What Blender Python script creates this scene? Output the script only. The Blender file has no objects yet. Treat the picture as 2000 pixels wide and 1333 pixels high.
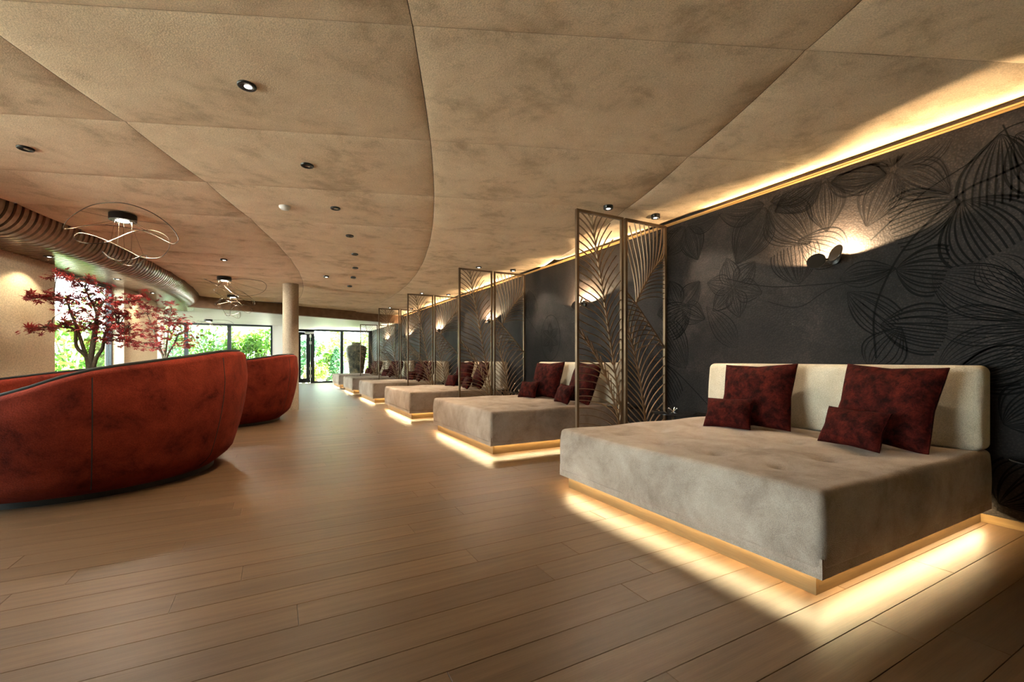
import bpy, math, random
import numpy as np
from mathutils import Vector, Matrix
random.seed(7); rng = np.random.default_rng(7)
PI = math.pi
scn = bpy.context.scene
COL = scn.collection

# ------------------------------------------------------------------ camera
F_PX, HORIZON, IMW = 865.0, 703.0, 2000.0
TH = math.atan2(461, F_PX); ST, CT = math.sin(TH), math.cos(TH)
cam_d = bpy.data.cameras.new('camera'); cam = bpy.data.objects.new('camera', cam_d); COL.objects.link(cam)
cam.location = (0, 0, 1.0); cam.rotation_euler = (PI/2, 0, -TH)
cam_d.sensor_width = 36; cam_d.lens = 36*F_PX/IMW
cam_d.shift_y = (HORIZON-666.5)/IMW; cam_d.clip_start = .05; cam_d.clip_end = 300
scn.camera = cam
# ------------------------------------------------------------------ world, sun, exposure
w = bpy.data.worlds.new('sky'); scn.world = w; w.use_nodes = True
bg = w.node_tree.nodes['Background']; bg.inputs[0].default_value = (.86, .95, 1.0, 1); bg.inputs[1].default_value = 4.0
sun_d = bpy.data.lights.new('sun', 'SUN'); sun_d.energy = 32.0; sun_d.angle = .02; sun_d.color = (1, .95, .85)
sun = bpy.data.objects.new('sun', sun_d); COL.objects.link(sun)
sun.rotation_euler = Vector((-.32, .24, -.9)).to_track_quat('-Z', 'Y').to_euler()
vs = scn.view_settings
vs.view_transform = 'Standard'; vs.look = 'None'; vs.gamma = 1; vs.use_curve_mapping = False; vs.exposure = 2.65
WARM = (1, .70, .36); AMBER = (1, .78, .42)

# ------------------------------------------------------------------ pixel -> place
def px(u, v, z):      # where the sight line of a photo pixel meets the horizontal plane at height z
    d = (1.0-z)*F_PX/(v-HORIZON); r = (u-1000)/F_PX*d
    return Vector((d*ST+r*CT, d*CT-r*ST, z))
def pd(u, v, d):      # point of a sight line at a given depth
    r = (u-1000)/F_PX*d
    return Vector((d*ST+r*CT, d*CT-r*ST, 1+(HORIZON-v)/F_PX*d))
def pw(u, v, X):      # sight line on the plane X = const
    t = (u-1000)/F_PX; d = X/(ST+CT*t)
    return Vector((X, d*(CT-ST*t), 1+(HORIZON-v)/F_PX*d))

# ------------------------------------------------------------------ materials
def mat(name):
    m = bpy.data.materials.new(name); m.use_nodes = True
    nt = m.node_tree; return m, nt, nt.nodes['Principled BSDF']
def N(nt, t, **kw):
    n = nt.nodes.new(t)
    for k, v in kw.items():
        if k.startswith('i_'): n.inputs[k[2:].replace('_', ' ')].default_value = v
        else: setattr(n, k, v)
    return n
def plain(name, col, rough=.5, metal=0, **kw):
    m, nt, b = mat(name)
    b.inputs['Base Color'].default_value = (*col, 1); b.inputs['Roughness'].default_value = rough; b.inputs['Metallic'].default_value = metal
    for k, v in kw.items(): b.inputs[k.replace('_', ' ')].default_value = v
    return m
def emit(name, col, s):
    m, nt, b = mat(name)
    b.inputs['Base Color'].default_value = (0, 0, 0, 1); b.inputs['Emission Color'].default_value = (*col, 1); b.inputs['Emission Strength'].default_value = s
    return m
def ramp(nt, fac, stops):
    r = nt.nodes.new('ShaderNodeValToRGB'); e = r.color_ramp.elements
    while len(e) < len(stops): e.new(.5)
    for el, (p, c) in zip(e, stops): el.position = p; el.color = (*c, 1)
    nt.links.new(fac, r.inputs[0]); return r.outputs[0]
def noise(nt, vec, scale, detail=4, rough=.55, dist=0):
    n = N(nt, 'ShaderNodeTexNoise'); n.inputs['Scale'].default_value = scale; n.inputs['Detail'].default_value = detail
    n.inputs['Roughness'].default_value = rough; n.inputs['Distortion'].default_value = dist
    nt.links.new(vec, n.inputs['Vector']); return n.outputs['Fac']
def coords(nt, scale=(1, 1, 1), kind='Object'):
    tc = nt.nodes.new('ShaderNodeTexCoord'); mp = nt.nodes.new('ShaderNodeMapping'); mp.inputs['Scale'].default_value = scale
    nt.links.new(tc.outputs[kind], mp.inputs['Vector']); return mp.outputs[0]
def mixc(nt, fac, a, b, mode='MIX'):
    m = nt.nodes.new('ShaderNodeMix'); m.data_type = 'RGBA'; m.blend_type = mode
    for s, v in ((0, fac), (6, a), (7, b)):
        if isinstance(v, (int, float)): m.inputs[s].default_value = v
        elif isinstance(v, tuple): m.inputs[s].default_value = (*v, 1)
        else: nt.links.new(v, m.inputs[s])
    return m.outputs[2]
def bump(nt, b, h, strength=.3, dist=.01):
    n = nt.nodes.new('ShaderNodeBump'); n.inputs['Strength'].default_value = strength; n.inputs['Distance'].default_value = dist
    nt.links.new(h, n.inputs['Height']); nt.links.new(n.outputs[0], b.inputs['Normal'])
def fabric(name, lo, mid, hi, big=3.0, fine=260, stretch=(1, 1, 1), sheen=.3, bstr=.35, bdist=.004, rough=.9, lohi=(.32, .5, .68)):
    m, nt, b = mat(name); v = coords(nt, stretch); v2 = coords(nt)
    c = ramp(nt, noise(nt, v, big, 6, .68, .3), [(lohi[0], lo), (lohi[1], mid), (lohi[2], hi)])
    f = noise(nt, v2, fine, 2, .6)
    c2 = ramp(nt, f, [(.3, (.62, .62, .62)), (.7, (1.25, 1.25, 1.25))])
    nt.links.new(mixc(nt, .6, c, c2, 'MULTIPLY'), b.inputs['Base Color'])
    b.inputs['Roughness'].default_value = rough; b.inputs['Sheen Weight'].default_value = sheen; b.inputs['Sheen Roughness'].default_value = .5
    b.inputs['Sheen Tint'].default_value = (*hi, 1); b.inputs['Specular IOR Level'].default_value = .08
    bump(nt, b, f, bstr, bdist); return m
def wood(name, a, bcol, c, axis=0, scale=1.0, rough=.42, tone=False):
    m, nt, b = mat(name)
    st = [14*scale]*3; st[axis] = 1.3*scale
    v = coords(nt, tuple(st))
    if tone:
        at = N(nt, 'ShaderNodeAttribute', attribute_name='tone'); ad = nt.nodes.new('ShaderNodeVectorMath'); ad.operation = 'MULTIPLY_ADD'
        nt.links.new(at.outputs['Color'], ad.inputs[0]); ad.inputs[1].default_value = (17, 31, 13); nt.links.new(v, ad.inputs[2]); v = ad.outputs[0]
    n1 = noise(nt, v, 1.0, 5, .6, .8); 
    wv = N(nt, 'ShaderNodeTexWave', wave_type='BANDS', bands_direction='Y' if axis == 0 else 'X'); wv.inputs['Scale'].default_value = .55; wv.inputs['Distortion'].default_value = 9; wv.inputs['Detail'].default_value = 3; wv.inputs['Detail Scale'].default_value = .7
    nt.links.new(v, wv.inputs['Vector'])
    g = mixc(nt, .10, n1, wv.outputs['Fac'])
    col = ramp(nt, g, [(.25, a), (.5, bcol), (.75, c)])
    fine_v = coords(nt, tuple(220 if i != axis else 6 for i in range(3)))
    fn = noise(nt, fine_v, 1.0, 2, .5)
    col = mixc(nt, .35, col, ramp(nt, fn, [(.35, (.7, .7, .7)), (.6, (1.1, 1.1, 1.1))]), 'MULTIPLY')
    if tone:
        tn = ramp(nt, at.outputs['Fac'], [(0, (.82, .80, .78)), (.5, (1, 1, 1)), (1, (1.12, 1.09, 1.06))])
        col = mixc(nt, 1.0, col, tn, 'MULTIPLY')
    nt.links.new(col, b.inputs['Base Color']); b.inputs['Roughness'].default_value = rough
    b.inputs['Specular IOR Level'].default_value = .28
    bump(nt, b, fn, .12, .002); return m

M = {}
M['plank'] = wood('oak_plank', (.070, .037, .016), (.098, .054, .0255), (.123, .071, .035), 0, 1.0, .41, True)
M['plinth'] = wood('oak_plinth', (.15, .088, .034), (.20, .122, .05), (.25, .155, .068), 1, 1.0, .45)
M['slat'] = wood('walnut_slat', (.17, .105, .065), (.25, .16, .10), (.32, .21, .135), 0, .8, .24)
M['pale_slat'] = wood('pale_slat', (.62, .6, .54), (.72, .7, .64), (.8, .78, .72), 0, .8, .45)
M['dark'] = plain('black_felt', (.008, .006, .005), .95)
M['ceil'] = fabric('velvet_ceiling', (.50, .375, .245), (.71, .55, .375), (.78, .62, .43), 3.0, 150, (1, 1, 1), .1, .3, .006, .92, (.33, .47, .63))
M['groove'] = plain('ceiling_void', (.12, .08, .05), .95)
M['taupe'] = fabric('taupe_velour', (.23, .178, .138), (.35, .28, .225), (.43, .355, .29), 3.2, 240, (1, 1, 1), .35, .55, .006)
M['cream'] = fabric('cream_boucle', (.50, .42, .30), (.58, .50, .37), (.64, .56, .43), 3, 190, (1, 1, 1), .2, .6, .006)
M['wine'] = fabric('wine_velvet', (.010, .0013, .001), (.042, .0045, .003), (.095, .011, .006), 16, 130, (1, 1, 1), .06, .35, .006, .85, (.36, .52, .7))
M['sofa'] = fabric('rust_velvet', (.042, .0065, .004), (.14, .019, .010), (.21, .031, .015), 4.5, 120, (1, 1, 1), .15, .35, .006, .85, (.28, .48, .7))
M['piping'] = plain('dark_piping', (.01, .012, .008), .8)
M['bronze'] = plain('bronze_metal', (.155, .098, .055), .42, .75)
M['bronze_lt'] = plain('bronze_lattice', (.25, .165, .098), .42, .65)
M['gold'] = plain('gold_trim', (.50, .30, .10), .5, .2)
M['black'] = plain('black_metal', (.012, .011, .010), .4, .3)
M['wire'] = plain('bronze_wire', (.10, .075, .05), .3, .9)
M['chrome'] = plain('chrome', (.8, .8, .8), .06, 1)
M['smoke'] = plain('smoked_glass', (.012, .012, .014), .06)
M['plaster'] = fabric('cream_plaster', (.62, .53, .38), (.65, .56, .41), (.68, .59, .44), 1.0, 60, (1, 1, 1), 0, .08, .003)
M['white'] = plain('white_plaster', (.72, .70, .66), .8)
M['column'] = fabric('column_plaster', (.36, .30, .225), (.39, .325, .245), (.42, .35, .265), 1.5, 60, (1, 1, 1), 0, .05, .002)
M['beam'] = wood('brown_beam', (.14, .082, .045), (.20, .12, .068), (.25, .155, .09), 0, .5, .55)
M['frame'] = plain('graphite_frame', (.018, .026, .034), .4, .2)
M['led'] = emit('led_strip', AMBER, 14); M['lamp_glow'] = emit('lamp_diffuser', (1, .9, .75), 5)
M['spot_on'] = emit('spot_lens', (1, .9, .75), 5); M['spot_dim'] = plain('spot_reflector', (.6, .58, .55), .25, .9)
M['bark'] = fabric('maple_bark', (.07, .05, .035), (.13, .105, .07), (.20, .17, .11), 14, 60, (1, 1, .3), 0, .5, .01)
M['soil'] = fabric('soil', (.02, .014, .01), (.04, .028, .02), (.06, .045, .03), 20, 90, (1, 1, 1), 0, .8, .02)
M['pot'] = fabric('planter_stone', (.05, .048, .045), (.07, .068, .064), (.1, .095, .09), 8, 90, (1, 1, 1), 0, .3, .004)
def leafmat(name, cols, trans=.35, rough=.5):
    m, nt, b = mat(name)
    gi = N(nt, 'ShaderNodeNewGeometry'); c = ramp(nt, gi.outputs['Random Per Island'], [(i/(len(cols)-1), c) for i, c in enumerate(cols)])
    nt.links.new(c, b.inputs['Base Color']); b.inputs['Roughness'].default_value = rough
    t = nt.nodes.new('ShaderNodeBsdfTranslucent'); nt.links.new(c, t.inputs[0])
    mx = nt.nodes.new('ShaderNodeMixShader'); mx.inputs[0].default_value = trans
    nt.links.new(b.outputs[0], mx.inputs[1]); nt.links.new(t.outputs[0], mx.inputs[2]); nt.links.new(mx.outputs[0], nt.nodes['Material Output'].inputs[0]); return m
M['maple'] = leafmat('maple_leaf', [(.16, .012, .014), (.24, .018, .018), (.34, .028, .022), (.20, .03, .025)], .3)
M['green'] = leafmat('green_leaf', [(.035, .12, .016), (.075, .20, .02), (.15, .27, .03), (.05, .16, .025)], .4)
M['green2'] = leafmat('dark_green_leaf', [(.02, .09, .035), (.04, .14, .055), (.06, .18, .065)], .3)
M['green3'] = leafmat('yellow_green_leaf', [(.18, .32, .03), (.26, .38, .05), (.32, .40, .10)], .4)
def glassmat():
    m = bpy.data.materials.new('window_glass'); m.use_nodes = True; nt = m.node_tree; nt.nodes.clear()
    o = nt.nodes.new('ShaderNodeOutputMaterial'); t = nt.nodes.new('ShaderNodeBsdfTransparent'); g = nt.nodes.new('ShaderNodeBsdfGlossy'); x = nt.nodes.new('ShaderNodeMixShader')
    t.inputs[0].default_value = (.93, .97, .95, 1); g.inputs['Roughness'].default_value = .02; x.inputs[0].default_value = .06
    nt.links.new(t.outputs[0], x.inputs[1]); nt.links.new(g.outputs[0], x.inputs[2]); nt.links.new(x.outputs[0], o.inputs[0]); return m
M['glass'] = glassmat()
def wallpaper():
    m, nt, b = mat('mural_paper'); v = coords(nt); 
    c = ramp(nt, noise(nt, v, 1.1, 5, .62, .5), [(.3, (.011, .0085, .0077)), (.5, (.025, .019, .0168)), (.72, (.064, .047, .040))])
    vw = coords(nt, (1, 1, 1)); wv = N(nt, 'ShaderNodeTexVoronoi'); wv.inputs['Scale'].default_value = 75; nt.links.new(vw, wv.inputs['Vector'])
    f = wv.outputs['Distance']
    c = mixc(nt, .75, c, ramp(nt, f, [(.05, (1.35, 1.3, 1.25)), (.55, (.5, .5, .5))]), 'MULTIPLY')
    nt.links.new(c, b.inputs['Base Color']); b.inputs['Roughness'].default_value = .68; b.inputs['Specular IOR Level'].default_value = .16
    bump(nt, b, f, .4, .004); return m
M['paper'] = wallpaper(); M['ink'] = plain('mural_ink', (.0022, .0019, .0017), .75, 0, Specular_IOR_Level=.12)
M['vase'] = fabric('glazed_vase', (.03, .032, .026), (.10, .09, .06), (.34, .26, .14), 4, 40, (1, 1, 1), 0, .3, .01, .4, (.4, .55, .75))
M['paving'] = fabric('terrace_paving', (.60, .58, .54), (.66, .64, .60), (.70, .68, .64), 2, 30, (1, 1, 1), 0, .1, .004)
M['post'] = plain('grey_post', (.20, .22, .25), .7)
M['trunk'] = plain('garden_bark', (.16, .12, .09), .9)

# ------------------------------------------------------------------ mesh helpers
class MB:
    def __init__(s): s.v = []; s.f = []
    def add(s, vs_, fs_):
        k = len(s.v); s.v += [tuple(p) for p in vs_]; s.f += [tuple(i+k for i in f) for f in fs_]; return s
    def box(s, x0, x1, y0, y1, z0, z1):
        return s.add([(x, y, z) for z in (z0, z1) for y in (y0, y1) for x in (x0, x1)],
            [(0, 2, 3, 1), (4, 5, 7, 6), (0, 1, 5, 4), (2, 6, 7, 3), (0, 4, 6, 2), (1, 3, 7, 5)])
    def lathe(s, prof, c=(0, 0, 0), n=24, cap=True):
        k = len(s.v); m = len(prof)
        for r, z in prof:
            for i in range(n):
                a = 2*PI*i/n; s.v.append((c[0]+r*math.cos(a), c[1]+r*math.sin(a), c[2]+z))
        for j in range(m-1):
            for i in range(n):
                i2 = (i+1) % n; s.f.append((k+j*n+i, k+j*n+i2, k+(j+1)*n+i2, k+(j+1)*n+i))
        if cap: s.f.append(tuple(k+i for i in range(n))[::-1]); s.f.append(tuple(k+(m-1)*n+i for i in range(n)))
        return s
    def tube(s, pts, rad, n=6, closed=False):
        P = [Vector(p) for p in pts]; m = len(P); k = len(s.v)
        if not hasattr(rad, '__len__'): rad = [rad]*m
        up = Vector((0, 0, 1)); prev = None
        for i, p in enumerate(P):
            t = (P[(i+1) % m]-P[i-1]) if closed else (P[min(i+1, m-1)]-P[max(i-1, 0)])
            t.normalize()
            if prev is None:
                a = t.cross(up)
                if a.length < .05: a = t.cross(Vector((1, 0, 0)))
            else: a = prev - t*prev.dot(t)
            a.normalize(); prev = a; b = t.cross(a)
            for j in range(n):
                q = 2*PI*j/n; s.v.append(tuple(p+(a*math.cos(q)+b*math.sin(q))*rad[i]))
        for i in range(m if closed else m-1):
            i2 = (i+1) % m
            for j in range(n):
                j2 = (j+1) % n; s.f.append((k+i*n+j, k+i*n+j2, k+i2*n+j2, k+i2*n+j))
        if not closed: s.f.append(tuple(k+j for j in range(n))[::-1]); s.f.append(tuple(k+(m-1)*n+j for j in range(n)))
        return s
    def bar2d(s, pts, wd, y0, y1, fn):
        """flat bar of width wd along a 2-D polyline, from depth y0 to y1; fn(a, b, depth) -> point"""
        m = len(pts); k = len(s.v)
        for i in range(m):
            (x0, z0), (x1, z1) = pts[max(i-1, 0)], pts[min(i+1, m-1)]
            dx, dz = x1-x0, z1-z0; L = math.hypot(dx, dz) or 1
            ww = (wd if not hasattr(wd, '__len__') else wd[i])/2
            nx, nz = -dz/L*ww, dx/L*ww; x, z = pts[i]
            for (a, b, d) in ((x+nx, z+nz, y0), (x-nx, z-nz, y0), (x-nx, z-nz, y1), (x+nx, z+nz, y1)): s.v.append(tuple(fn(a, b, d)))
        for i in range(m-1):
            for j in range(4): j2 = (j+1) % 4; s.f.append((k+i*4+j, k+i*4+j2, k+i*4+4+j2, k+i*4+4+j))
        s.f.append((k+3, k+2, k+1, k)); e = k+(m-1)*4; s.f.append((e, e+1, e+2, e+3)); return s
    def flat2d(s, pts, wd, fn):
        m = len(pts); k = len(s.v)
        for i in range(m):
            (x0, z0), (x1, z1) = pts[max(i-1, 0)], pts[min(i+1, m-1)]
            dx, dz = x1-x0, z1-z0; L = math.hypot(dx, dz) or 1; ww = (wd if not hasattr(wd, '__len__') else wd[i])/2
            nx, nz = -dz/L*ww, dx/L*ww; x, z = pts[i]
            s.v.append(tuple(fn(x+nx, z+nz))); s.v.append(tuple(fn(x-nx, z-nz)))
        for i in range(m-1): s.f.append((k+2*i, k+2*i+1, k+2*i+3, k+2*i+2))
        return s
    def mesh(s, name, m, smooth=False):
        me = bpy.data.meshes.new(name); me.from_pydata(s.v, [], s.f); me.update()
        if m: me.materials.append(M[m] if isinstance(m, str) else m)
        if smooth: me.shade_smooth()
        return me
    def obj(s, name, m, parent=None, smooth=False, angle=None):
        me = s.mesh(name, m, smooth)
        if angle:
            me.shade_smooth(); me.set_sharp_from_angle(angle=math.radians(angle))
        return link(name, me, parent)
def link(name, me, parent=None, loc=None, rz=0):
    o = bpy.data.objects.new(name, me); COL.objects.link(o); o.parent = parent
    if loc is not None: o.location = loc
    if rz: o.rotation_euler = (0, 0, rz)
    return o
def tag(o, label, cat, group=None, kind=None):
    o['label'] = label; o['category'] = cat
    if group: o['group'] = group
    if kind: o['kind'] = kind
    return o
def struct(o): o['kind'] = 'structure'; return o
def empty(name, loc=(0, 0, 0), rz=0): return link(name, None, None, loc, rz)
def dup(root, loc=None, rz=None):
    def cp(o, p):
        c = o.copy(); COL.objects.link(c); c.parent = p
        for ch in o.children: cp(ch, c)
        return c
    c = cp(root, None)
    if loc is not None: c.location = loc
    if rz is not None: c.rotation_euler = (0, 0, rz)
    return c
def light(kind, name, loc, energy, color=WARM, parent=None, aim=None, **kw):
    d = bpy.data.lights.new(name, kind); d.energy = energy; d.color = color
    for k, v in kw.items(): setattr(d, k, v)
    o = bpy.data.objects.new(name, d); COL.objects.link(o); o.location = loc; o.parent = parent
    if aim is not None: o.rotation_euler = Vector(aim).to_track_quat('-Z', 'Y').to_euler()
    return o
def smooth_curve(pts, n=8):
    P = [Vector(p) for p in pts]; out = []
    for i in range(len(P)-1):
        a, b, c, d = P[max(i-1, 0)], P[i], P[i+1], P[min(i+2, len(P)-1)]
        for k in range(n):
            t = k/n; out.append(.5*((2*b)+(c-a)*t+(2*a-5*b+4*c-d)*t*t+(3*b-a-3*c+d)*t**3))
    out.append(P[-1]); return out
def rbox(x0, x1, y0, y1, z0, z1, r, nx=8, ny=8, nz=4):
    """rounded box as one grid surface"""
    def axis(a, b, n):
        t = [a, a+r*.15, a+r*.45, a+r*.8, a+r]; mid = [a+r+(b-a-2*r)*i/n for i in range(1, n)]
        return t+mid+[a+b-q for q in t[::-1]]
    ax = [axis(x0, x1, nx), axis(y0, y1, ny), axis(z0, z1, nz)]
    idx = {}; mb = MB(); lo = (x0+r, y0+r, z0+r); hi = (x1-r, y1-r, z1-r)
    def vid(i, j, k):
        key = (i, j, k)
        if key not in idx:
            p = [ax[0][i], ax[1][j], ax[2][k]]; q = [min(max(p[t], lo[t]), hi[t]) for t in range(3)]
            d = [p[t]-q[t] for t in range(3)]; L = math.sqrt(sum(e*e for e in d))
            if L > 1e-9: p = [q[t]+d[t]/L*r for t in range(3)]
            idx[key] = len(mb.v); mb.v.append(tuple(p))
        return idx[key]
    n = [len(a)-1 for a in ax]
    for i in range(n[0]):
        for j in range(n[1]):
            mb.f.append((vid(i, j, 0), vid(i, j+1, 0), vid(i+1, j+1, 0), vid(i+1, j, 0)))
            mb.f.append((vid(i, j, n[2]), vid(i+1, j, n[2]), vid(i+1, j+1, n[2]), vid(i, j+1, n[2])))
    for i in range(n[0]):
        for k in range(n[2]):
            mb.f.append((vid(i, 0, k), vid(i+1, 0, k), vid(i+1, 0, k+1), vid(i, 0, k+1)))
            mb.f.append((vid(i, n[1], k), vid(i, n[1], k+1), vid(i+1, n[1], k+1), vid(i+1, n[1], k)))
    for j in range(n[1]):
        for k in range(n[2]):
            mb.f.append((vid(0, j, k), vid(0, j, k+1), vid(0, j+1, k+1), vid(0, j+1, k)))
            mb.f.append((vid(n[0], j, k), vid(n[0], j+1, k), vid(n[0], j+1, k+1), vid(n[0], j, k+1)))
    return mb

# ------------------------------------------------------------------ the plan of the room
WX = 3.85                      # long mural wall
H = 2.54; H2 = 2.254; H3 = 2.29
CX, CY = -21.1, 11.32          # centre of the curved building
R_BULK, R_IN = 19.55, 18.80    # curved bulkhead edge, inner face of the curved outer wall
SEAMS = [R_BULK, 21.63, 23.57, 25.49, 27.42]
JSTEP = 2.62; J0 = -20.63
YB, YF1, YF2 = -3.6, 19.0, 20.8
XJ = .25                       # where the far wall steps back
def pol(r, adeg, z=0): a = math.radians(adeg); return (CX+r*math.cos(a), CY+r*math.sin(a), z)
B0, B1 = Vector((-1.75, 12.88)), Vector((3.85, 15.42))     # foot line of the cross beam
def ang_beam(r):               # angle at which radius r meets the beam
    lo, hi = -5.0, 25.0
    d = B1-B0
    for _ in range(40):
        m = (lo+hi)/2; x, y, _z = pol(r, m)
        if d.x*(y-B0.y)-d.y*(x-B0.x) > 0: hi = m
        else: lo = m
    return lo

# ---- floor
floor = struct(MB().box(-11, WX, YB, YF2, -.12, -.012).obj('floor', 'dark'))
PWD = .165; planks = []
y = YB; r_i = 0
while y < YF2-.001:
    ye = min(y+PWD, YF2); yc = (y+ye)/2
    xl = CX+math.sqrt(max(18.62**2-(yc-CY)**2, 1))
    if yc > YF1+.05: xl = XJ-.1
    x = xl - random.random()*1.5
    while x < WX:
        L = random.choice((1.3, 1.7, 1.9, 2.1, 2.2)); x0, x1 = max(x, xl), min(x+L, WX)
        if x1-x0 > .12: planks.append((x0, x1, y, ye))
        x += L
    y = ye
def plank_score(p):
    best = 0
    for fx in (0, .25, .5, .75, 1):
        X = p[0]+(p[1]-p[0])*fx; Y = (p[2]+p[3])/2; d = X*ST+Y*CT; r = X*CT-Y*ST
        if d > .4 and abs(r/d) < 1.18 and 1/d*F_PX < 640: best = max(best, 1/d)
    return best
planks.sort(key=plank_score, reverse=True)
def plank_geo(p):
    x0, x1, y0, y1 = p; g = .0005; b = .0014; zt = 0; k = []
    x0 += g; x1 -= g; y0 += g; y1 -= g
    vs_ = [(x0, y0, -.012), (x1, y0, -.012), (x1, y1, -.012), (x0, y1, -.012), (x0, y0, -b), (x1, y0, -b), (x1, y1, -b), (x0, y1, -b),
           (x0+b, y0+b, zt), (x1-b, y0+b, zt), (x1-b, y1-b, zt), (x0+b, y1-b, zt)]
    fs_ = [(8, 9, 10, 11)]
    for i in range(4):
        j = (i+1) % 4; fs_ += [(i, j, 4+j, 4+i), (4+i, 4+j, 8+j, 8+i)]
    return vs_, fs_
def set_tone(me, per_vert):
    at = me.attributes.new('tone', 'FLOAT_COLOR', 'POINT')
    buf = np.ones((len(per_vert), 4), dtype=np.float32); buf[:, :3] = np.asarray(per_vert)[:, None]
    at.data.foreach_set('color', buf.ravel())
rest = MB(); rt = []
for i, p in enumerate(planks):
    t = random.random(); vs_, fs_ = plank_geo(p)
    if i < 300:
        o = MB().add(vs_, fs_).obj('plank', 'plank', floor); set_tone(o.data, [t]*len(vs_))
    else: rest.add(vs_, fs_); rt += [t]*len(vs_)
o = rest.obj('planking', 'plank', floor); set_tone(o.data, rt); o['kind'] = 'stuff'

# ---- ceiling: billowed velvet panels between curved seams and radial joints
roof = [pol(18.3, a_) for a_ in np.arange(-58, 28, 2.0)]; roof = [q for q in roof if YB-.3 < q[1] < YF2+.6]
roof = [(roof[0][0]-.3, YB-.3, 0)]+roof+[(roof[-1][0], YF2+.6, 0), (WX+.3, YF2+.6, 0), (WX+.3, YB-.3, 0)]; k = len(roof)
mb = MB(); mb.v = [(q[0], q[1], H+.03) for q in roof]+[(q[0], q[1], H+.25) for q in roof]
mb.f = [tuple(range(k)), tuple(range(k, 2*k))[::-1]]+[(j, k+j, k+(j+1) % k, (j+1) % k) for j in range(k)]
ceiling = struct(mb.obj('ceiling', 'groove'))
joints = [J0+JSTEP*i for i in range(-15, 13)]
for ji in range(len(joints)-1):
    for si in range(len(SEAMS)):
        a0, a1 = joints[ji], joints[ji+1]; r0 = SEAMS[si]; r1 = SEAMS[si+1] if si+1 < len(SEAMS) else 60
        n = 12; mb = MB(); g = .0019
        ids = []
        for i in range(n+1):
            for j in range(n+1):
                u, v = i/n, j/n
                v = .5-.5*math.cos(PI*v); u = .5-.5*math.cos(PI*u)
                r_hi = min(r1, (WX-CX)/math.cos(math.radians((a0+a1)/2+ (v-.5)*JSTEP)))
                if r_hi <= r0+.02: r_hi = r0+.02
                r = r0+g+(r_hi-r0-2*g)*u
                ab = ang_beam(r); a = a0+(min(a1, ab)-a0)*v if ab > a0 else ab
                a += (.5-v)*.003
                x, y_, _ = pol(r, a); x = min(x, WX)
                wall_side = (r_hi < r1-.01 or si == len(SEAMS)-1)
                eu = math.sin(PI*min(u, .5)) if wall_side else math.sin(PI*u)
                z = H-.042*max(math.sin(PI*v), 0)**.5*(.45+.55*max(eu, 0)**.5)
                if wall_side: z = H-(H-z)*(1-.97*u**3)
                mb.v.append((x, y_, z))
        c = np.mean(mb.v, axis=0); spread = np.ptp(np.array(mb.v), axis=0)
        if r0 > (WX-CX)/math.cos(math.radians((a0+a1)/2)) or a0 > ang_beam(r0+.1)-.02 or c[1] < YB-.5 or min(spread[0], spread[1]) < .04: continue
        for i in range(n):
            for j in range(n): q = i*(n+1)+j; mb.f.append((q, q+1, q+n+2, q+n+1))
        mb.obj('ceiling_panel', 'ceil', ceiling, smooth=True)

# ---- curved bulkhead of bent slats running on as the soffit
A_S0, A_S1 = -52.0, 8.2
RD = H-H2
def prof(off=0, rin=18.55, straight=True):
    pts = [(R_BULK-RD+ (RD+off)*math.cos(t), H-.0-(RD+off)*math.sin(t)) for t in np.linspace(0.0, PI/2, 11)]
    # bulge of the roll: centre lies behind the ceiling edge
    if straight: pts += [(r, H2-off) for r in (R_BULK-RD-.15, 19.0, rin)]
    return pts
bulk = MB(); na = 90
P0 = prof(-.035)
for i in range(na+1):
    a = A_S0+(A_S1-A_S0)*i/na
    for r, z in P0: bulk.v.append(pol(r, a, z))
m_ = len(P0)
for i in range(na):
    for j in range(m_-1): bulk.f.append((i*m_+j, i*m_+j+1, (i+1)*m_+j+1, (i+1)*m_+j))
bulk_o = struct(bulk.obj('trim_1', 'dark')); bulk_o['label'] = 'black backing behind the curved wooden slats'
sw = .054
def slat_mesh(rin):
    mb = MB(); pr = prof(0, rin); pi_ = prof(-.022, rin); k = len(pr)
    for s in (-1, 1):
        for r, z in pr: mb.v.append((r, s*sw/2*(r/R_BULK), z))
        for r, z in pi_: mb.v.append((r, s*sw/2*(r/R_BULK), z))
    for j in range(k-1):
        mb.f += [(j, j+1, 2*k+j+1, 2*k+j), (j, k+j, k+j+1, j+1), (2*k+j, 2*k+j+1, 3*k+j+1, 3*k+j)]
    mb.f += [(k-1, 2*k-1, 4*k-1, 3*k-1)]
    me = mb.mesh('slat', 'slat'); me.shade_smooth(); me.set_sharp_from_angle(angle=.6); return me
sl = slat_mesh(18.55)
step = math.degrees(.0895/R_BULK); a = A_S0
while a < A_S1-.1:
    q = link('slat', sl, bulk_o, (CX, CY, 0), math.radians(a)); a += step
# end face of the roll and the rounded end plate of the left soffit
mb = MB(); pe = prof(0, 18.55); k = len(pe)
for a in (A_S1, A_S1+.12):
    for r, z in pe: mb.v.append(pol(r, a, z))
    mb.v.append(pol(18.55, a, H))
mb.f += [tuple(range(k+1)), tuple(range(k+1, 2*k+2))[::-1]]
for j in range(k): mb.f.append((j, j+1, k+2+j, k+1+j))
mb.obj('end_cap', 'beam', bulk_o)
mb = MB(); out = []
for t in np.linspace(0, PI/2, 14): out.append(pol(18.2+1.0*math.cos(t), A_S1+2.6*math.sin(t)))
out += [pol(18.0, A_S1+2.6), pol(18.0, A_S1)]
k = len(out); mb.v = [(x, y_, H2-.005) for x, y_, _ in out]+[(x, y_, H2+.035) for x, y_, _ in out]
mb.f = [tuple(range(k))[::-1], tuple(range(k, 2*k))]+[(j, (j+1) % k, k+(j+1) % k, k+j) for j in range(k)]
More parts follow.
